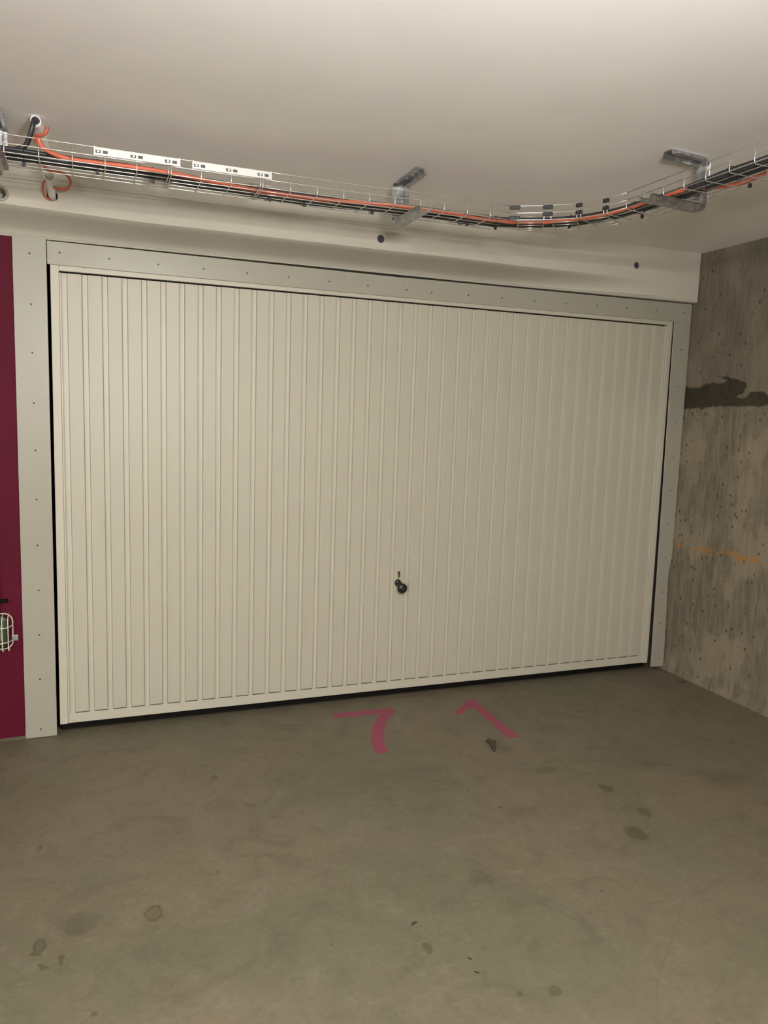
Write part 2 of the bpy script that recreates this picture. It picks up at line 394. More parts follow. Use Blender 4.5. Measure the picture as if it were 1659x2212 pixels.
# ------------------------------------------------------------------ concrete beam above the door
def sst(t): t = max(0, min(1, t)); return t * t * (3 - 2 * t)
bm = B(); rings = []
BE = 3.361
xs = [XL, -1.0] + [-0.4 + 0.08 * i for i in range(47)] + [BE - 0.006, BE]
for x in xs:
    a = 1 - sst((x - 1.9) / 1.40); t = zc(x) + 0.02
    zb = 2.1395 + 0.0022 * x
    fl = 0.003 * noise.noise(Vector((x * 2.5, 0, 5)))
    e = 0.006 if x == BE else 0.0
    rise = 0.012 * sst((0.4 - x) / 0.7)
    f = -0.06 + e; zt_ = 2.237 + rise + fl
    pp_ = [(0.0, 0.012), (0.0, 0.004), (.010, -.002), (.035, -.010), (.070, -.020), (.105, -.032), (.135, -.044), (.155, -.055), (.164, -.066), (.160, -.075), (.125, -.079), (.085, -.082), (.052, -.084), (.046, -.0862), (.045, -.088)]
    prof = [(0.3, t), (f, t)] + [(f + q0 * a, zt_ + q1) for q0, q1 in pp_] + [(f + 0.05 * a + 0.006 * (1 - a), zb), (0.3, zb)]
    for q_ in range(3, 17): prof[q_] = (prof[q_][0], zb + 0.006 + (prof[q_][1] - (zt_ - .088)) * (zt_ + .004 - zb - 0.006) / 0.092)
    rings.append([bm.verts.new((x, y, z)) for y, z in prof])
for a, b in zip(rings, rings[1:]):
    n = len(a)
    for k in range(n): bm.faces.new((a[k], b[k], b[(k + 1) % n], a[(k + 1) % n]))
bm.faces.new(rings[0]); bm.faces.new(rings[-1][::-1])
bmesh.ops.recalc_face_normals(bm, faces=bm.faces)
beam = obj('trim_2', bm, M['beam'])
HOLES = [(-0.174, 2.290, 0.021), (0.017, 2.303, 0.0215), (1.443, 2.289, 0.0185), (2.923, 2.311, 0.0185)]
cut = B()
for hx, hz, hr in HOLES:
    bmesh.ops.create_cone(cut, cap_ends=True, segments=32, radius1=hr, radius2=hr, depth=0.16, matrix=Matrix.Translation((hx, -0.05, hz)) @ Matrix.Rotation(PI / 2, 4, 'X'))
co = obj('cutter', cut, None)
md = beam.modifiers.new('b', 'BOOLEAN'); md.operation = 'DIFFERENCE'; md.object = co; md.solver = 'EXACT'
bpy.context.view_layer.update()
dg = bpy.context.evaluated_depsgraph_get()
nm = bpy.data.meshes.new_from_object(beam.evaluated_get(dg)); beam.modifiers.clear(); old = beam.data; beam.data = nm; nm.name = 'trim_2'
bpy.data.objects.remove(co)
if not nm.materials: nm.materials.append(M['beam'])
for p in nm.polygons: p.use_smooth = True
try:
    nm.set_sharp_from_angle(angle=math.radians(28))
except Exception: pass
tag(beam, 'painted concrete beam with hollow lower edge above the garage door', 'beam', kind='structure')
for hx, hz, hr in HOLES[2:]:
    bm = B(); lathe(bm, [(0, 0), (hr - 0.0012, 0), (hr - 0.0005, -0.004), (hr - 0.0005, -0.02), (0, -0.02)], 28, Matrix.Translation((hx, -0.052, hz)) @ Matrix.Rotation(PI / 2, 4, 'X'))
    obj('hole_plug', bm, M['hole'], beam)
bm = B(); lathe(bm, [(0.021, 0.0), (0.0225, 0.006), (0.029, 0.007), (0.031, 0.003), (0.031, -0.002), (0.021, -0.002), (0.021, 0.0)], 32, Matrix.Translation((-0.174, -0.0605, 2.290)) @ Matrix.Rotation(PI / 2, 4, 'X'))
obj('hole_collar', bm, M['frame'], beam, True)

# ------------------------------------------------------------------ door frame panels (structure)
def screw_mesh():
    bm = B(); lathe(bm, [(0, 0.0016), (0.0022, 0.0014), (0.0036, 0.0006), (0.0038, -0.001)], 12, Matrix.Rotation(PI / 2, 4, 'X'))
    me = bpy.data.meshes.new('screw'); bm.to_mesh(me); bm.free(); me.materials.append(M['screw']); return me
SM = screw_mesh()
def screws(parent, pts, y=-0.0203):
    for x, z in pts:
        s = bpy.data.objects.new('screw', SM); s.location = (x, y, z); C.objects.link(s); s.parent = parent
# left post
bm = B(); box(bm, -0.139, -0.012, -0.02, 0.0, 0.002, 2.143, 0.0015)
pl = tag(obj('trim_3', bm, M['frame']), 'off-white sheet metal post left of the garage door', 'door frame', kind='structure')
bm = box(B(), -0.016, -0.0125, -0.0195, 0.010, 0.004, 2.14); obj('return_flange', bm, M['frame'], pl)
screws(pl, [(-0.075, 2.076), (-0.074, 1.873), (-0.074, 1.676), (-0.073, 1.468), (-0.071, 1.27), (-0.072, 1.061), (-0.073, 0.863), (-0.072, 0.666), (-0.074, 0.467), (-0.076, 0.268), (-0.078, 0.039)])
LS = [(0.039, 2.09), (0.233, 2.085), (0.433, 2.081), (0.626, 2.08), (0.819, 2.08), (1.011, 2.08), (1.205, 2.078), (1.398, 2.076), (1.6, 2.074), (1.734, 2.072), (1.936, 2.076), (2.129, 2.079), (2.321, 2.079), (2.515, 2.082), (2.709, 2.087), (2.907, 2.09), (3.108, 2.093), (3.303, 2.095)]
def slab(bm, poly, y0, y1):
    f = [bm.verts.new((x, y0, z)) for x, z in poly]; b = [bm.verts.new((x, y1, z)) for x, z in poly]; n = len(poly)
    bm.faces.new(f); bm.faces.new(b[::-1])
    for i in range(n): bm.faces.new((f[i], b[i], b[(i + 1) % n], f[(i + 1) % n]))
    bmesh.ops.recalc_face_normals(bm, faces=bm.faces)
    bmesh.ops.bevel(bm, geom=list(bm.edges), offset=0.001, segments=1, affect='EDGES')
    return bm
bm = slab(B(), [(-0.0095, 2.041), (1.581, 2.036), (1.581, 2.130), (-0.0095, 2.134)], -0.02, 0.0)
l1 = tag(obj('trim_4', bm, M['frame']), 'off-white sheet metal lintel strip, left half above the garage door', 'door frame', kind='structure')
screws(l1, LS[:8])
bm = slab(B(), [(1.5815, 2.036), (3.2385, 2.0405), (3.356, 2.0405), (3.356, 2.144), (1.5815, 2.131)], -0.0195, 0.0)
l2 = tag(obj('trim_5', bm, M['frame']), 'off-white sheet metal lintel strip, right half above the garage door', 'door frame', kind='structure')
screws(l2, LS[8:], -0.0198)
bm = slab(B(), [(3.2565, 0.020), (3.352, 0.018), (3.347, 0.30), (3.337, 0.58), (3.354, 0.68), (3.356, 2.040), (3.2375, 2.040)], -0.02, -0.0175)
pr_ = tag(obj('trim_6', bm, M['frame']), 'off-white sheet metal post right of the garage door beside bare concrete wall', 'door frame', kind='structure')
screws(pr_, [(3.304, 1.886), (3.305, 1.68), (3.305, 1.474), (3.303, 1.28), (3.302, 1.08), (3.302, 0.883), (3.304, 0.682), (3.305, 0.475), (3.308, 0.284), (3.313, 0.07)])

# ------------------------------------------------------------------ garage door leaf
door = tag(empty('door_1', (1.62, 0, 0.043)), 'wide cream up-and-over garage door with vertical ribs and black knob', 'garage door', kind='structure')
DL, DR, DB, DT = 0.0005, 3.2445, 0.0435, 2.047
bm = box(B(), 0.034, 3.215, 0.0090, 0.014, 0.085, 2.0135)
obj('back_sheet', bm, M['door'], door)
YR = -0.004           # front of rails
bm = B()
def rail(bm, x0, x1, z0, z1, y0=YR, y1=0.03, b=0.0018): box(bm, x0, x1, y0, y1, z0, z1, b, 2)
obj('stile', box(B(), DL, 0.034, YR, 0.03, DB, DT, 0.0018), M['door'], door)
obj('stile', box(B(), 3.212, DR, YR, 0.03, DB, DT, 0.0018), M['door'], door)
obj('top_rail', box(B(), 0.0342, 3.2118, YR - 0.003, 0.03, 2.0195, DT, 0.0018), M['door'], door)
obj('bottom_rail', box(B(), 0.0342, 3.2118, 0.0045, 0.03, DB, 0.0895, 0.0012), M['door'], door)
obj('inner_bead', box(B(), 0.0345, 0.041, -0.001, 0.006, 0.0885, 2.013, 0.001), M['door'], door)
obj('inner_bead', box(B(), 3.196, 3.2115, -0.001, 0.006, 0.0885, 2.013, 0.003), M['door'], door)
# raised panels: bevelled pans standing proud of the back sheet
def pan(w):
    bm = B(); zb, zt = 0.0940, 2.0132; s = 0.0034
    yb, yf = 0.0090, -0.0030
    def ring(i, y, zz=0.0): return [bm.verts.new(p) for p in ((i, y, zb + zz), (w - i, y, zb + zz), (w - i, y, zt - zz), (i, y, zt - zz))]
    r0 = ring(0, yb); r1 = ring(s * 0.75, yf + 0.0008, 0.0008); r2 = ring(s + 0.0006, yf, 0.0016)
    for a, b in ((r0, r1), (r1, r2)):
        for k in range(4): bm.faces.new((a[k], a[(k + 1) % 4], b[(k + 1) % 4], b[k]))
    bm.faces.new(r2); bmesh.ops.recalc_face_normals(bm, faces=bm.faces)
    return bm
first = None
P0, PITCH = 0.0630, 0.08040
for i in range(39):
    x = P0 + PITCH * i
    w = 0.0610 if i < 38 else 0.058
    if i == 0 or i == 38:
        o = obj('panel', pan(w), M['panel'], door); first = first or o
        base = o.location.copy(); o.location = base + Vector((x, 0, 0))
        if i == 0: f_loc = base
    else:
        o = first.copy(); C.objects.link(o); o.location = f_loc + Vector((x, 0, 0))
SHADE_ME = bpy.data.meshes.new('panel_shade_strip'); bm = box(B(), 0.002, 0.060, 0.0030, 0.0050, 0.0884, 0.0944); bm.to_mesh(SHADE_ME); bm.free(); SHADE_ME.materials.append(M['slot'])  # dark strip painting the shade below each panel's bottom edge
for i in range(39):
    o = bpy.data.objects.new('panel_shade_strip', SHADE_ME); C.objects.link(o); o.parent = door; o.matrix_parent_inverse = Matrix.Translation(door.location).inverted()
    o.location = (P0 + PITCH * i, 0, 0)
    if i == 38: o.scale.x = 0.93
# rivets in the top of the grooves on the left
RV = bpy.data.meshes.new('rivet'); bm = B(); lathe(bm, [(0, 0.001), (0.0016, 0.0007), (0.0022, 0)], 10, Matrix.Rotation(PI / 2, 4, 'X')); bm.to_mesh(RV); bm.free(); RV.materials.append(M['frame'])
for i in range(39):
    o = bpy.data.objects.new('rivet', RV); C.objects.link(o); o.parent = door; o.matrix_parent_inverse = Matrix.Translation(door.location).inverted()
    o.location = (P0 + PITCH * i - 0.0095, 0.0088, 2.003)
obj('bottom_seal', box(B(), 0.01, 3.235, 0.012, 0.028, 0.018, 0.0433), M['rubber'], door)
# lock cylinder in its escutcheon
KX, KZ = 1.6165, 0.657
bm = B()
pp = []
for k in range(25): a = -0.25 * PI * 1.0 + (1.5 * PI) * k / 24; pp.append((KX + 0.0073 * math.cos(a), KZ + 0.008 + 0.0073 * math.sin(a)))
for k in range(13): a = PI + PI * k / 12; pp.append((KX + 0.0045 * math.cos(a), KZ - 0.0150 + 0.0045 * math.sin(a)))
pp = [(x, z) for x, z in pp]
f = [bm.verts.new((x, -0.0062, z)) for x, z in pp]; b2 = [bm.verts.new((x, -0.002, z)) for x, z in pp]
bm.faces.new(f); n = len(pp)
for i in range(n): bm.faces.new((f[i], b2[i], b2[(i + 1) % n], f[(i + 1) % n]))
bmesh.ops.recalc_face_normals(bm, faces=bm.faces)
cyl = obj('lock_cylinder', bm, M['lock'], door); cyl['label'] = 'brown brass lock cylinder'
obj('keyhole', box(B(), KX - 0.0009, KX + 0.0009, -0.0066, -0.006, KZ + 0.003, KZ + 0.013), M['rubber'], cyl)
# black pull knob: oval rose, bent neck, round head with emblem
RX, RZ = 1.611, 0.612
bm = B()
lathe(bm, [(0, 0.016), (0.010, 0.0155), (0.0150, 0.0125), (0.0168, 0.006), (0.0172, 0.0)], 28, Matrix.Translation((RX, -0.0035, RZ)) @ Matrix.Rotation(PI / 2, 4, 'X') @ Matrix.Scale(1.15, 4, (0, 1, 0)))
kn = obj('handle', bm, M['knob'], door, True); kn['label'] = 'black plastic pull knob'
HX, HZ = 1.619, 0.592
bm = B(); tube(bm, smoothpath([(RX + .002, -0.014, RZ - 0.002), (RX + .005, -0.026, RZ - 0.009), (HX - .002, -0.036, HZ + 0.004), (HX, -0.044, HZ)], 4), [0.0165] * 5 + [0.0185] * 4 + [0.020] * 4, 16)
obj('neck', bm, M['knob'], kn, True)
bm = B(); lathe(bm, [(0, 0.0135), (0.010, 0.0125), (0.0205, 0.009), (0.0258, 0.002), (0.0258, -0.004), (0.022, -0.010), (0.012, -0.015), (0, -0.016)], 32, Matrix.Translation((HX, -0.050, HZ)) @ Matrix.Rotation(PI / 2 + 0.10, 4, 'X'))
obj('knob', bm, M['knob'], kn, True)
bm = B(); ey = -0.0640
for dx in (-0.0026, 0.0026): box(bm, HX + dx - 0.0008, HX + dx + 0.0008, ey, ey + 0.002, HZ - 0.0040, HZ + 0.0040)
box(bm, HX - 0.0024, HX + 0.0024, ey, ey + 0.002, HZ - 0.0018, HZ - 0.0002)
box(bm, HX - 0.0024, HX + 0.0024, ey, ey + 0.002, HZ + 0.0010, HZ + 0.0020)
obj('emblem', bm, M['emblem'], kn)

# ------------------------------------------------------------------ floor numerals
SEVEN = [(1.236, -0.126), (1.542, -0.143), (1.548, -0.155), (1.542, -0.183), (1.491, -0.246), (1.443, -0.321), (1.399, -0.41), (1.367, -0.497), (1.353, -0.555), (1.344, -0.609), (1.288, -0.612),
         (1.295, -0.552), (1.314, -0.473), (1.344, -0.393), (1.383, -0.312), (1.426, -0.245), (1.468, -0.191), (1.234, -0.180)]
ONE = [(1.827, -0.271), (1.871, -0.245), (1.925, -0.190), (1.967, -0.149), (2.003, -0.152), (1.999, -0.28), (1.989, -0.43), (1.985, -0.54), (1.991, -0.635), (1.937, -0.636), (1.934, -0.545), (1.943, -0.42), (1.947, -0.258), (1.93, -0.250), (1.90, -0.268), (1.864, -0.302), (1.825, -0.321)]
tag(obj('painted_number', prism(B(), SEVEN, 0.0002, 0.0012), M['paint']), 'pink red painted numeral 7 on the floor below the door knob', 'number')
tag(obj('painted_number', prism(B(), ONE, 0.0002, 0.0012), M['paint']), 'pink red painted numeral 1 on the floor, right of the 7', 'number')

# ------------------------------------------------------------------ wire cable tray
ZB, ZM, ZR = 2.250, 2.277, 2.304
WR = 0.0018
WID = 0.168
tray = tag(empty('cable_tray', (1.1, -0.7, ZB)), 'galvanised wire mesh cable tray hung below the ceiling, curving towards the right', 'cable tray')
def rung(x0, y0, ux, uy, nx, ny):
    """U shaped cross wire at inner point (x0,y0); n points to the outer side"""
    P = lambda t, z: (x0 + nx * t, y0 + ny * t, z)
    return tube(B(), [P(0, ZR), P(0, ZB + 0.006), P(0.002, ZB - 0.001), P(0.008, ZB - 0.004), P(WID - 0.008, ZB - 0.004), P(WID - 0.002, ZB - 0.001), P(WID, ZB + 0.006), P(WID, ZR)], WR, 6)
def yin(x): return -0.770 - 0.017 * sst((x - 1.05) / 0.35)
def slope(x): return (yin(x + .01) - yin(x - .01)) / .02
def yout(x): return yin(x) + WID
for k in range(-8, 17):
    xs_ = [0.003 + 0.1025 * k] if k not in (4, 7) else ([0.4055, 0.4140] if k == 4 else [0.7195, 0.7285])
    if k < 4: xs_ = [0.003 + 0.1 * k]
    if 4 < k < 7: xs_ = [0.515 + 0.1025 * (k - 5)]
    if k > 7: xs_ = [0.829 + 0.1 * (k - 8)]
    for x in xs_:
        obj('cross_wire', rung(x, yin(x), 1, 0, 0, 1), M['steel'], tray, True)
OFF = [(0.0, ZB), (0.0, ZM), (0.0, ZR), (0.047, ZB), (0.088, ZB), (0.128, ZB), (WID, ZB), (WID, ZM), (WID, ZR)]
XE = 1.722
for off, z in OFF:
    for xa, xb in ((-0.95, 0.411), (0.409, 0.724), (0.7235, XE)):
        n = 14; pts = [(xa + (xb - xa) * i / n, yin(xa + (xb - xa) * i / n) + off, z) for i in range(n + 1)]
        obj('long_wire', tube(B(), pts, WR, 6), M['steel'], tray, True)
# curve cells (inner edge points), then the straight run towards the camera
INNER = [((1.748, -0.800), (1.835, -0.850)), ((1.856, -0.868), (1.932, -0.932)), ((1.940, -0.945), (1.985, -1.030)), ((1.989, -1.045), (2.004, -1.138))]
for (a, b) in INNER:
    ux, uy = b[0] - a[0], b[1] - a[1]; L = math.hypot(ux, uy); ux /= L; uy /= L; nx, ny = -uy, ux
    for p in (a, b): obj('cross_wire', rung(p[0], p[1], ux, uy, nx, ny), M['steel'], tray, True)
    for off, z in OFF:
        if off == 0.0: continue
        obj('long_wire', tube(B(), [(a[0] + nx * off, a[1] + ny * off, z), (b[0] + nx * off, b[1] + ny * off, z)], WR, 6), M['steel'], tray, True)
for z in (ZB, ZM, ZR):
    pts = [(XE, yin(XE), z), (1.748, -0.800, z), (1.835, -0.850, z), (1.856, -0.868, z), (1.932, -0.932, z), (1.940, -0.945, z), (1.985, -1.030, z), (1.989, -1.045, z), (2.004, -1.138, z)]
    obj('long_wire', tube(B(), pts, WR, 6), M['steel'], tray, True)
A = Vector((2.004, -1.138)); ang = Vector((0.012, -0.6)).normalized()
UX, UY = ang.x, ang.y; NX, NY_ = -UY, UX
for k in range(1, 16):
    p = A + ang * 0.0965 * k
    obj('cross_wire', rung(p.x, p.y, UX, UY, NX, NY_), M['steel'], tray, True)
for off, z in OFF:
    a = A + Vector((NX, NY_)) * off; b = a + ang * 1.5
    obj('long_wire', tube(B(), [(a.x, a.y, z), (b.x, b.y, z)], WR, 6), M['steel'], tray, True)
# black couplers bridging the cut cells on the inner side
CPL = [((XE, yin(XE)), (1.748, -0.800)), ((1.835, -0.850), (1.856, -0.868)), ((1.932, -0.932), (1.940, -0.945)), ((1.985, -1.030), (1.989, -1.045))]
for ci, (a, b) in enumerate(CPL):
    a = Vector(a); b = Vector(b); d = (b - a).normalized(); a = a - d * 0.006; b = b + d * 0.006
    n = Vector((d.y, -d.x))
    for z in (ZR - 0.006, (ZB + 0.008 if ci == 0 else ZM - 0.006)):
        bm = B(); L = (b - a).length
        box(bm, 0, L, -0.0035, 0.0045, -0.0075, 0.0075, 0.0022)
        bmesh.ops.transform(bm, matrix=Matrix.Translation((a.x, a.y, z)) @ Matrix.Rotation(math.atan2(d.y, d.x), 4, 'Z'), verts=bm.verts)
        c_ = obj('coupler', bm, M['tie'], tray)
        bm = B(); lathe(bm, [(0, 0.004), (0.003, 0.0035), (0.0045, 0.0)], 10)
        bmesh.ops.transform(bm, matrix=Matrix.Translation(((a.x + b.x) / 2 + n.x * .0035, (a.y + b.y) / 2 + n.y * .0035, z)) @ Matrix.Rotation(math.atan2(d.y, d.x), 4, 'Z') @ Matrix.Rotation(PI / 2, 4, 'X'), verts=bm.verts)
        obj('bolt_head', bm, M['grey_cable'], c_)
# slotted splice plates on the near side
for xa, xb in ((0.168, 0.444), (0.483, 0.759)):
    L = xb - xa; y = yin(xa) - 0.004
    zt, zb_ = ZR - 0.002, ZM + 0.002
    bm = B(); box(bm, xa, xb, y - 0.0012, y + 0.0005, zb_, zt, 0.0004, 1)
    pl_ = obj('splice_plate', bm, M['plate'], tray); pl_['label'] = 'bright zinc slotted splice plate'
    obj('flange', box(B(), xa, xb, y - 0.001, y + 0.009, zt - 0.0012, zt + 0.0015), M['plate'], pl_)
    for xe in (xa, xb - 0.006): obj('end_lug', box(B(), xe, xe + 0.006, y - 0.0025, y, zb_ - 0.004, zt + 0.004, 0.0008, 1), M['plate'], pl_)
    for fx in (0.10, 0.50, 0.90):
        for dx, ww in ((-0.0145, 0.018), (0.0085, 0.015)):
            xc = xa + L * fx + dx
            obj('slot', box(B(), xc - ww / 2, xc + ww / 2, y - 0.0016, y - 0.0008, (zb_ + zt) / 2 - 0.0052, (zb_ + zt) / 2 + 0.0045, 0.0003, 1), M['slot'], pl_)
            if dx < 0: obj('slot_tongue', box(B(), xc - ww * 0.15, xc + ww * 0.28, y - 0.0026, y - 0.0010, (zb_ + zt) / 2 - 0.0034, (zb_ + zt) / 2 + 0.0030, 0.0003, 1), M['plate'], pl_)

# ------------------------------------------------------------------ cables in the tray
def cable(pts, r, mname, name, label, grp=None, n=8):
    o = obj(name, tube(B(), smoothpath(pts, 6), r, n), M[mname], None, True)
    return tag(o, label, 'cable', grp)
CEN = [(-0.95, -0.700), (-0.5, -0.702), (-0.1, -0.706), (0.094, -0.695), (0.306, -0.700), (0.536, -0.665), (0.70, -0.645), (0.862, -0.634), (1.05, -0.640), (1.25, -0.665), (1.45, -0.675), (1.60, -0.660), (1.74, -0.690),
       (1.87, -0.745), (1.97, -0.835), (2.035, -0.935), (2.066, -1.05), (2.083, -1.22), (2.085, -1.40), (2.078, -1.55), (2.084, -1.70), (2.095, -2.0), (2.10, -2.6)]
cz = ZB + 0.002
def offpath(off, dz, jit, seed, pts=CEN):
    out = []
    for i, p in enumerate(pts):
        q0 = pts[max(i - 1, 0)]; q1 = pts[min(i + 1, len(pts) - 1)]
        d = Vector((q1[0] - q0[0], q1[1] - q0[1])).normalized(); n = Vector((-d.y, d.x))
        s = off + jit * noise.noise(Vector((i * 0.7, 3.1, 0)))
        out.append((p[0] + n.x * s, p[1] + n.y * s, cz + dz))
    return out
CB = [(-0.024, 0.0085, 0.008, 'black_cable'), (-0.006, 0.0090, 0.0085, 'grey_cable'), (0.013, 0.0085, 0.008, 'black_cable'), (0.029, 0.0070, 0.0065, 'black_cable'),
      (-0.014, 0.023, 0.007, 'black_cable'), (0.004, 0.0235, 0.007, 'grey_cable')]
for i, (off, dz, r, mn) in enumerate(CB):
    cable(offpath(off, dz, 0.008, i), r, mn, 'power_cable', 'dark cable of the black bundle lying along the wire tray', 'black cables bundled in the wire tray')
ORG = [(-0.06, -0.62, 2.325), (-0.045, -0.655, 2.325), (-0.012, -0.735, 2.320), (0.004, -0.775, 2.306), (0.012, -0.768, 2.285), (0.040, -0.752, 2.272), (0.094, -0.736, 2.265), (0.202, -0.750, 2.262), (0.302, -0.762, 2.260), (0.407, -0.752, 2.260), (0.512, -0.729, 2.260),
       (0.63, -0.699, 2.260), (0.738, -0.682, 2.260), (0.853, -0.675, 2.261), (0.983, -0.675, 2.262), (1.154, -0.715, 2.260), (1.24, -0.732, 2.260), (1.353, -0.735, 2.260), (1.46, -0.732, 2.260),
       (1.577, -0.712, 2.260), (1.683, -0.708, 2.260), (1.782, -0.730, 2.260), (1.889, -0.790, 2.260), (1.965, -0.885, 2.260), (2.010, -0.975, 2.260), (2.040, -1.07, 2.262), (2.052, -1.20, 2.262), (2.062, -1.38, 2.262), (2.15, -1.50, 2.258), (2.148, -1.62, 2.258), (2.10, -1.76, 2.262), (2.12, -2.5, 2.262)]
cable(ORG[3:], 0.0072, 'orange', 'orange_cable', 'orange flexible conduit lying along the wire tray on the black cables')
# cable ties hanging below the tray
TIES = [(-0.044, -0.712), (0.18, -0.729), (0.359, -0.716), (0.773, -0.682), (0.906, -0.669), (1.171, -0.688), (1.573, -0.698), (1.702, -0.699), (1.953, -0.853), (2.097, -1.115), (2.146, -1.577)]
tn = ['at the far left end', 'below the left end of left plate', 'below the right end of left plate', 'just right of both bright plates', 'second one right of the plates', 'left of the middle bracket', 'right of the middle bracket', 'where the tray starts to curve', 'in the middle of the curve', 'at the end of the curve', 'right of the right bracket']
for (x, y), wh in zip(TIES, tn):
    bm = B(); box(bm, x - 0.0055, x + 0.0055, y - 0.004, y + 0.004, 2.229, 2.243, 0.0015)
    bt = tag(obj('cable_tie', bm, M['tie']), 'black cable tie knot hanging under the tray, ' + wh, 'cable tie')
    best = None
    for c0, c1 in zip(CEN, CEN[1:]):
        a_ = Vector(c0); d_ = Vector(c1) - a_; tt = max(0, min(1, (Vector((x, y)) - a_).dot(d_) / d_.length_squared)); q_ = a_ + d_ * tt
        if best is None or (q_ - Vector((x, y))).length < best[0]: best = ((q_ - Vector((x, y))).length, q_, d_.normalized())
    q_, d_ = best[1], best[2]
    bm = B(); tube(bm, [(q_.x - d_.y * 0.040 * math.cos(t), q_.y + d_.x * 0.040 * math.cos(t), 2.264 + 0.0205 * math.sin(t)) for t in [2 * PI * k / 18 for k in range(18)]], 0.0013, 5, closed=True)
    obj('strap', bm, M['tie'], bt)

# ------------------------------------------------------------------ C shaped brackets
def bracket(cx, cy, ang, top_len, bot_len, zt, zbm, label):
    """local +x along the arm (towards the open side); vertical web at local x=0"""
    b = tag(empty('tray_bracket', (cx, cy, zt)), label, 'bracket', None)
    Rr = 0.032
    def arc(cxx, czz, a0, a1, n=7): return [(cxx + Rr * math.cos(a0 + (a1 - a0) * k / n), czz + Rr * math.sin(a0 + (a1 - a0) * k / n)) for k in range(n + 1)]
    top = [(top_len, zt)] ; vert = arc(Rr, zt - Rr, PI / 2, PI); low = arc(Rr, zbm + Rr, PI, 1.5 * PI)
    path = top + vert + low + [(bot_len, zbm)]
    prof = [(-0.036, 0.018), (-0.023, 0.018), (-0.016, 0.0), (0.016, 0.0), (0.023, 0.018), (0.036, 0.018)]   # (across, inward)
    th = 0.0016
    def build(sub):
        bm = B(); rr = []
        for i, (px, pz) in enumerate(sub):
            a = sub[max(i - 1, 0)]; c = sub[min(i + 1, len(sub) - 1)]
            t = Vector((c[0] - a[0], c[1] - a[1])).normalized(); n = Vector((-t.y, t.x))  # left of travel = inward
            ring = []
            for s, inn in prof: ring.append((px + n.x * inn, s, pz + n.y * inn))
            for s, inn in prof[::-1]:
                q = inn + th; ring.append((px + n.x * q, s * 0.95, pz + n.y * q))
            rr.append([bm.verts.new(v) for v in ring])
        for a, c in zip(rr, rr[1:]):
            m_ = len(a)
            for k in range(m_): bm.faces.new((a[k], a[(k + 1) % m_], c[(k + 1) % m_], c[k]))
        bm.faces.new(rr[0]); bm.faces.new(rr[-1][::-1])
        bmesh.ops.recalc_face_normals(bm, faces=bm.faces)
        bmesh.ops.transform(bm, matrix=Matrix.Translation((cx, cy, 0)) @ Matrix.Rotation(ang, 4, 'Z'), verts=bm.verts)
        return bm
    nv = len(top) + 3
    obj('ceiling_arm', build(path[:nv + 2]), M['bracket'], b)
    obj('drop_leg', build(path[nv + 1:len(top) + len(vert) + 4]), M['bracket'], b)
    obj('support_arm', build(path[len(top) + len(vert) + 3:]), M['bracket'], b)
    for d in (0.07, 0.12):
        bm = B(); lathe(bm, [(0, 0.006), (0.006, 0.0055), (0.008, 0.0)], 6)
        v = Matrix.Rotation(ang, 4, 'Z') @ Vector((min(d, top_len - .02), 0, 0))
        bmesh.ops.transform(bm, matrix=Matrix.Translation((cx + v.x, cy + v.y, zt - 0.0015)) @ Matrix.Rotation(PI, 4, 'X'), verts=bm.verts)
        obj('bolt', bm, M['bracket'], b)
    return b
bracket(1.330, -0.560, -PI / 2, 0.205, 0.280, 2.402, 2.2235, 'galvanised hat-profile bracket holding the tray at mid door, above the beam hole')
bracket(2.222, -1.290, PI + 0.10, 0.190, 0.280, 2.407, 2.2235, 'galvanised hat-profile bracket holding the tray at right, after the curve')
bracket(-0.135, -0.560, -PI / 2, 0.190, 0.280, 2.393, 2.2235, 'galvanised bracket at the left edge, left of the white conduit')

# ------------------------------------------------------------------ white conduit from ceiling to beam
cond = tag(empty('white_conduit', (0.0, -0.70, 2.375)), 'white plastic conduit running from the ceiling into a hole in the beam', 'conduit')
path = smoothpath([(-0.006, -0.70, 2.378), (0.004, -0.60, 2.376), (0.012, -0.42, 2.364), (0.014, -0.30, 2.350), (0.015, -0.10, 2.314), (0.017, 0.02, 2.296)], 6)
obj('pipe', tube(B(), path, 0.0150, 16), M['white_pvc'], cond, True)
bm = B(); lathe(bm, [(0.0130, 0.0), (0.0162, 0.0), (0.0162, 0.03), (0.0148, 0.033), (0.0130, 0.0)], 20, Matrix.Translation((-0.0065, -0.708, 2.378)) @ Matrix.Rotation(-PI / 2, 4, 'X'))
obj('open_mouth', bm, M['white_pvc'], cond, True)
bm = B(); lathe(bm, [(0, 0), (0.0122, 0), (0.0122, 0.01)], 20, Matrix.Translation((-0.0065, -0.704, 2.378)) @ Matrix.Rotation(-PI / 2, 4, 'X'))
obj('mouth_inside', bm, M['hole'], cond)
bm = B(); lathe(bm, [(0.0148, 0), (0.0178, 0.001), (0.0178, 0.035), (0.0148, 0.036)], 20, Matrix.Translation((0.0145, -0.215, 2.334)) @ Matrix.Rotation(PI / 2 + 0.18, 4, 'X'))
obj('coupling', bm, M['white_pvc'], cond, True)
cable([(-0.008, -0.700, 2.378), (-0.010, -0.722, 2.374), (-0.016, -0.726, 2.35), (-0.026, -0.715, 2.320), (-0.045, -0.700, 2.292), (-0.09, -0.695, 2.280), (-0.2, -0.700, 2.277)], 0.0085, 'black_cable', 'drop_cable', 'black cable dropping from the open end of the white conduit into the tray')
cable([(0.026, -0.665, 2.378), (0.024, -0.660, 2.366), (0.014, -0.662, 2.352), (-0.010, -0.690, 2.335), (-0.012, -0.725, 2.318), (-0.002, -0.752, 2.300), (0.006, -0.772, 2.290)], 0.0055, 'orange', 'orange_lead', 'thin orange conduit crossing the upper end of the white pipe')
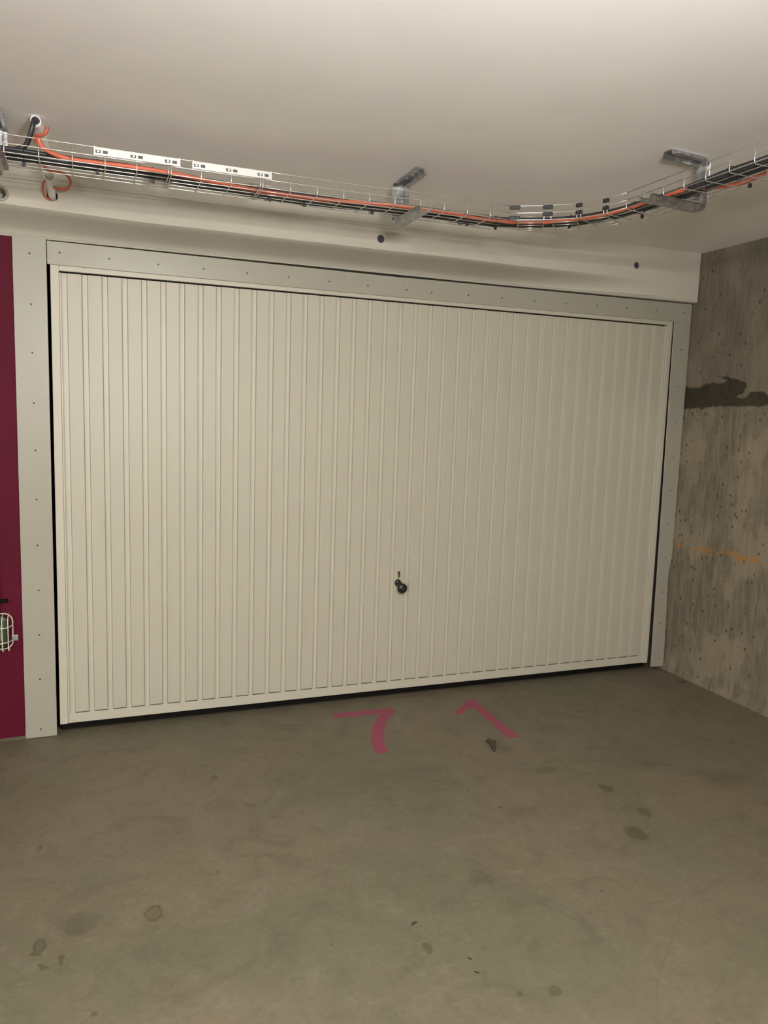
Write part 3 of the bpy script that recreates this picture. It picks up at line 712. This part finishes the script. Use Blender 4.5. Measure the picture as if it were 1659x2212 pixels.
cable([(-0.008, -0.36, 2.352), (0.010, -0.33, 2.331), (0.045, -0.27, 2.345), (0.078, -0.21, 2.349), (0.088, -0.17, 2.334), (0.072, -0.14, 2.316), (0.042, -0.15, 2.312), (0.026, -0.16, 2.312)], 0.005, 'orange', 'orange_loop', 'orange conduit loop sticking out beside the white pipe below the tray')
cable([(0.004, -0.16, 2.340), (-0.012, -0.12, 2.336), (-0.016, -0.085, 2.316), (-0.008, -0.068, 2.294), (0.006, -0.06, 2.287), (0.010, 0.0, 2.289)], 0.0042, 'orange', 'orange_tail', 'orange conduit curling into the beam hole beside the white pipe')

# ------------------------------------------------------------------ caged lamp and pipe on the magenta wall
LX, LZ = -0.292, 0.490
lamp = tag(empty('bulkhead_lamp', (LX, 0.0, LZ)), 'bulkhead lamp with green lens in a cream wire cage on the magenta wall', 'lamp')
def rrect(hw, hh, r, y, n=6):
    out = []
    for (sx_, sz, a0) in ((1, 1, 0), (-1, 1, PI / 2), (-1, -1, PI), (1, -1, 1.5 * PI)):
        for k in range(n + 1):
            a = a0 + PI / 2 * k / n; out.append((LX + sx_ * (hw - r) + r * math.cos(a), y, LZ + sz * (hh - r) + r * math.sin(a)))
    return out
bm = B()
R_ = [rrect(0.098, 0.070, 0.035, y) for y in (0.0, -0.022)] + [rrect(0.088, 0.060, 0.028, -0.027)]
rg = [[bm.verts.new(p) for p in r] for r in R_]
for a, b in zip(rg, rg[1:]):
    for k in range(len(a)): bm.faces.new((a[k], a[(k + 1) % len(a)], b[(k + 1) % len(a)], b[k]))
bm.faces.new(rg[-1]); bmesh.ops.recalc_face_normals(bm, faces=bm.faces)
obj('housing', bm, M['lampbase'], lamp, False)
bm = B(); rg = []
for (hw, hh, r, y) in ((0.072, 0.042, 0.02, -0.027), (0.071, 0.041, 0.02, -0.05), (0.064, 0.036, 0.02, -0.062), (0.04, 0.02, 0.015, -0.068)):
    rg.append([bm.verts.new(p) for p in rrect(hw, hh, r, y)])
for a, b in zip(rg, rg[1:]):
    for k in range(len(a)): bm.faces.new((a[k], a[(k + 1) % len(a)], b[(k + 1) % len(a)], b[k]))
bm.faces.new(rg[-1]); bmesh.ops.recalc_face_normals(bm, faces=bm.faces)
obj('lens', bm, M['green'], lamp, True)
guard = obj('wire_guard', tube(B(), rrect(0.113, 0.078, 0.035, -0.006), 0.0028, 8, closed=True), M['guard'], lamp, True)
for dx in (-0.100, -0.078, -0.03, 0.03, 0.078, 0.100):
    s = 1 - (abs(dx) / 0.13) ** 3 * 0.45; D = 0.088 * s
    pts = smoothpath([(LX + dx, -0.006, LZ + 0.078), (LX + dx, -0.04, LZ + 0.078), (LX + dx, -D + 0.01, LZ + 0.070), (LX + dx, -D, LZ + 0.05), (LX + dx, -D, LZ - 0.05), (LX + dx, -D + 0.01, LZ - 0.070), (LX + dx, -0.04, LZ - 0.078), (LX + dx, -0.006, LZ - 0.078)], 5)
    obj('guard_bar', tube(B(), pts, 0.0023, 8), M['guard'], guard, True)
for dz in (-0.032, 0.032):
    pts = smoothpath([(LX - 0.113, -0.006, LZ + dz), (LX - 0.110, -0.045, LZ + dz), (LX - 0.092, -0.075, LZ + dz), (LX - 0.05, -0.090, LZ + dz), (LX, -0.092, LZ + dz), (LX + 0.05, -0.090, LZ + dz), (LX + 0.092, -0.075, LZ + dz), (LX + 0.110, -0.045, LZ + dz), (LX + 0.113, -0.006, LZ + dz)], 4)
    obj('guard_bar', tube(B(), pts, 0.0023, 8), M['guard'], guard, True)
obj('clip', box(B(), LX + 0.108, LX + 0.134, -0.010, -0.001, LZ - 0.044, LZ - 0.018, 0.002), M['clip'], lamp)['label'] = 'zinc clip'
sp = tag(obj('surface_pipe', tube(B(), [(-0.236, -0.012, 0.565), (-0.236, -0.012, 1.0), (-0.236, -0.012, 1.6), (-0.236, -0.012, 2.12)], 0.010, 12), M['red'], None, True), 'magenta painted pipe rising up the wall above the caged lamp', 'pipe')
obj('pipe_clip', box(B(), -0.250, -0.195, -0.020, -0.0005, 0.618, 0.632, 0.003), M['rubber'], sp)

# ------------------------------------------------------------------ debris on the floor
bm = B()
def blob(bm, pts, rr): tube(bm, smoothpath(pts, 3), rr, 7)
q = smoothpath([(1.822, -0.640, 0.008), (1.818, -0.665, 0.012), (1.816, -0.690, 0.012), (1.808, -0.715, 0.009), (1.795, -0.748, 0.004)], 3)
tube(bm, q, [0.006, 0.009, 0.0095, 0.010, 0.0105, 0.011, 0.010, 0.009, 0.0095, 0.009, 0.007, 0.005, 0.0035], 7)
leaf = tag(obj('dead_leaf', bm, M['twig'], None, True), 'shrivelled brown dead leaf on the floor below the numeral 1', 'leaf')
obj('stalk', tube(B(), smoothpath([(1.818, -0.690, 0.012), (1.832, -0.680, 0.013), (1.846, -0.664, 0.012)], 3), [0.005, 0.0045, 0.0045, 0.004, 0.0035, 0.003, 0.002], 6), M['twig'], leaf, True)
obj('stalk', tube(B(), smoothpath([(1.820, -0.660, 0.012), (1.810, -0.652, 0.010), (1.800, -0.655, 0.008)], 3), [0.005, 0.0045, 0.004, 0.004, 0.0035, 0.003, 0.002], 6), M['twig'], leaf, True)
BITS = [(0.998, -1.706, 0.010, 'curled dark crumb on the floor in the lower middle, nearest the numeral 7', 0.6), (1.086, -1.886, 0.007, 'small dark chip on the floor in the lower middle, right of the curled crumb', 2.4), (1.079, -1.939, 0.007, 'dark chip on the floor lowest of the three lower middle bits', 2.7),
        (1.576, -1.187, 0.005, 'small brown speck on the floor below the dead leaf', 2.2), (1.621, -1.748, 0.005, 'round dark speck on the floor in the lower right middle', 0.2), (1.518, -1.031, 0.004, 'tiny brown speck on the floor left below the dead leaf', 0.4), (0.746, -1.713, 0.004, 'tiny dark speck on the floor at lower centre left', 1.1)]
for x, y, r, lb, a in BITS:
    bm = B(); d = Vector((math.cos(a), math.sin(a), 0)); n = Vector((-d.y, d.x, 0)); p = Vector((x, y, r * 0.28))
    tube(bm, smoothpath([p - d * r, p - d * r * .3 + n * r * .25, p + d * r * .4 + n * r * .1, p + d * r - n * r * .3], 2), [r * .16, r * .26, r * .3, r * .34, r * .3, r * .25, r * .12], 6)
    tag(obj('floor_debris', bm, M['crumb'], None, True), lb, 'debris')

# ------------------------------------------------------------------ added fill tubes (behind the viewpoint), then the globe lamp
for (lx, ly, lz, ll, p), wh in zip(FILL_TUBES, ('far left of the viewpoint', 'at the rear of the aisle')):
    lm = mat('fill_tube', (0.9, 0.9, 0.88), 0.5)
    lb_ = lm.node_tree.nodes['Principled BSDF']; lb_.inputs['Emission Color'].default_value = (*LAMP_COL, 1); lb_.inputs['Emission Strength'].default_value = p
    t = tag(empty('fill_tube_lamp', (lx, ly, lz)), 'added unseen fluorescent fill batten hung below the ceiling ' + wh, 'lamp')
    zz = zc(lx)
    obj('fill_batten', box(B(), lx - ll / 2 - 0.03, lx + ll / 2 + 0.03, ly - 0.02, ly + 0.02, lz + 0.018, lz + 0.05, 0.003), M['guard'], t)
    for dx in (-0.4, 0.4): obj('fill_batten_hanger', tube(B(), [(lx + dx, ly, lz + 0.02), (lx + dx, ly, zz + 0.005)], 0.004, 8), M['guard'], t)
    for sx_ in (-1, 1): obj('fill_tube_holder', box(B(), lx + sx_ * (ll / 2 + 0.012) - 0.010, lx + sx_ * (ll / 2 + 0.012) + 0.010, ly - 0.018, ly + 0.018, lz - 0.02, lz + 0.032, 0.003), M['guard'], t)
    obj('added_fill_tube', tube(B(), [(lx - ll / 2, ly, lz), (lx + ll / 2, ly, lz)], 0.015, 12), lm, t)

gx, gy, gz, gr, ge = GLOBE
gm = mat('glowing_opal_globe', (0.9, 0.9, 0.88), 0.5)
gb = gm.node_tree.nodes['Principled BSDF']; gb.inputs['Emission Color'].default_value = (*LAMP_COL, 1); gb.inputs['Emission Strength'].default_value = ge
t = tag(empty('globe_lamp', (gx, gy, gz)), 'opal globe lamp hung below the ceiling just in front of the viewpoint', 'lamp')
bm = B(); bmesh.ops.create_icosphere(bm, subdivisions=3, radius=gr, matrix=Matrix.Translation((gx, gy, gz))); obj('globe', bm, gm, t, True)
obj('stem', tube(B(), [(gx, gy, gz + gr - 0.01), (gx, gy, zc(gx) - 0.015)], 0.012, 10), M['guard'], t)
obj('canopy', lathe(B(), [(0, 0), (0.045, 0), (0.045, -0.012), (0.02, -0.028), (0, -0.028)], 20, Matrix.Translation((gx, gy, zc(gx) - 0.001))), M['guard'], t)
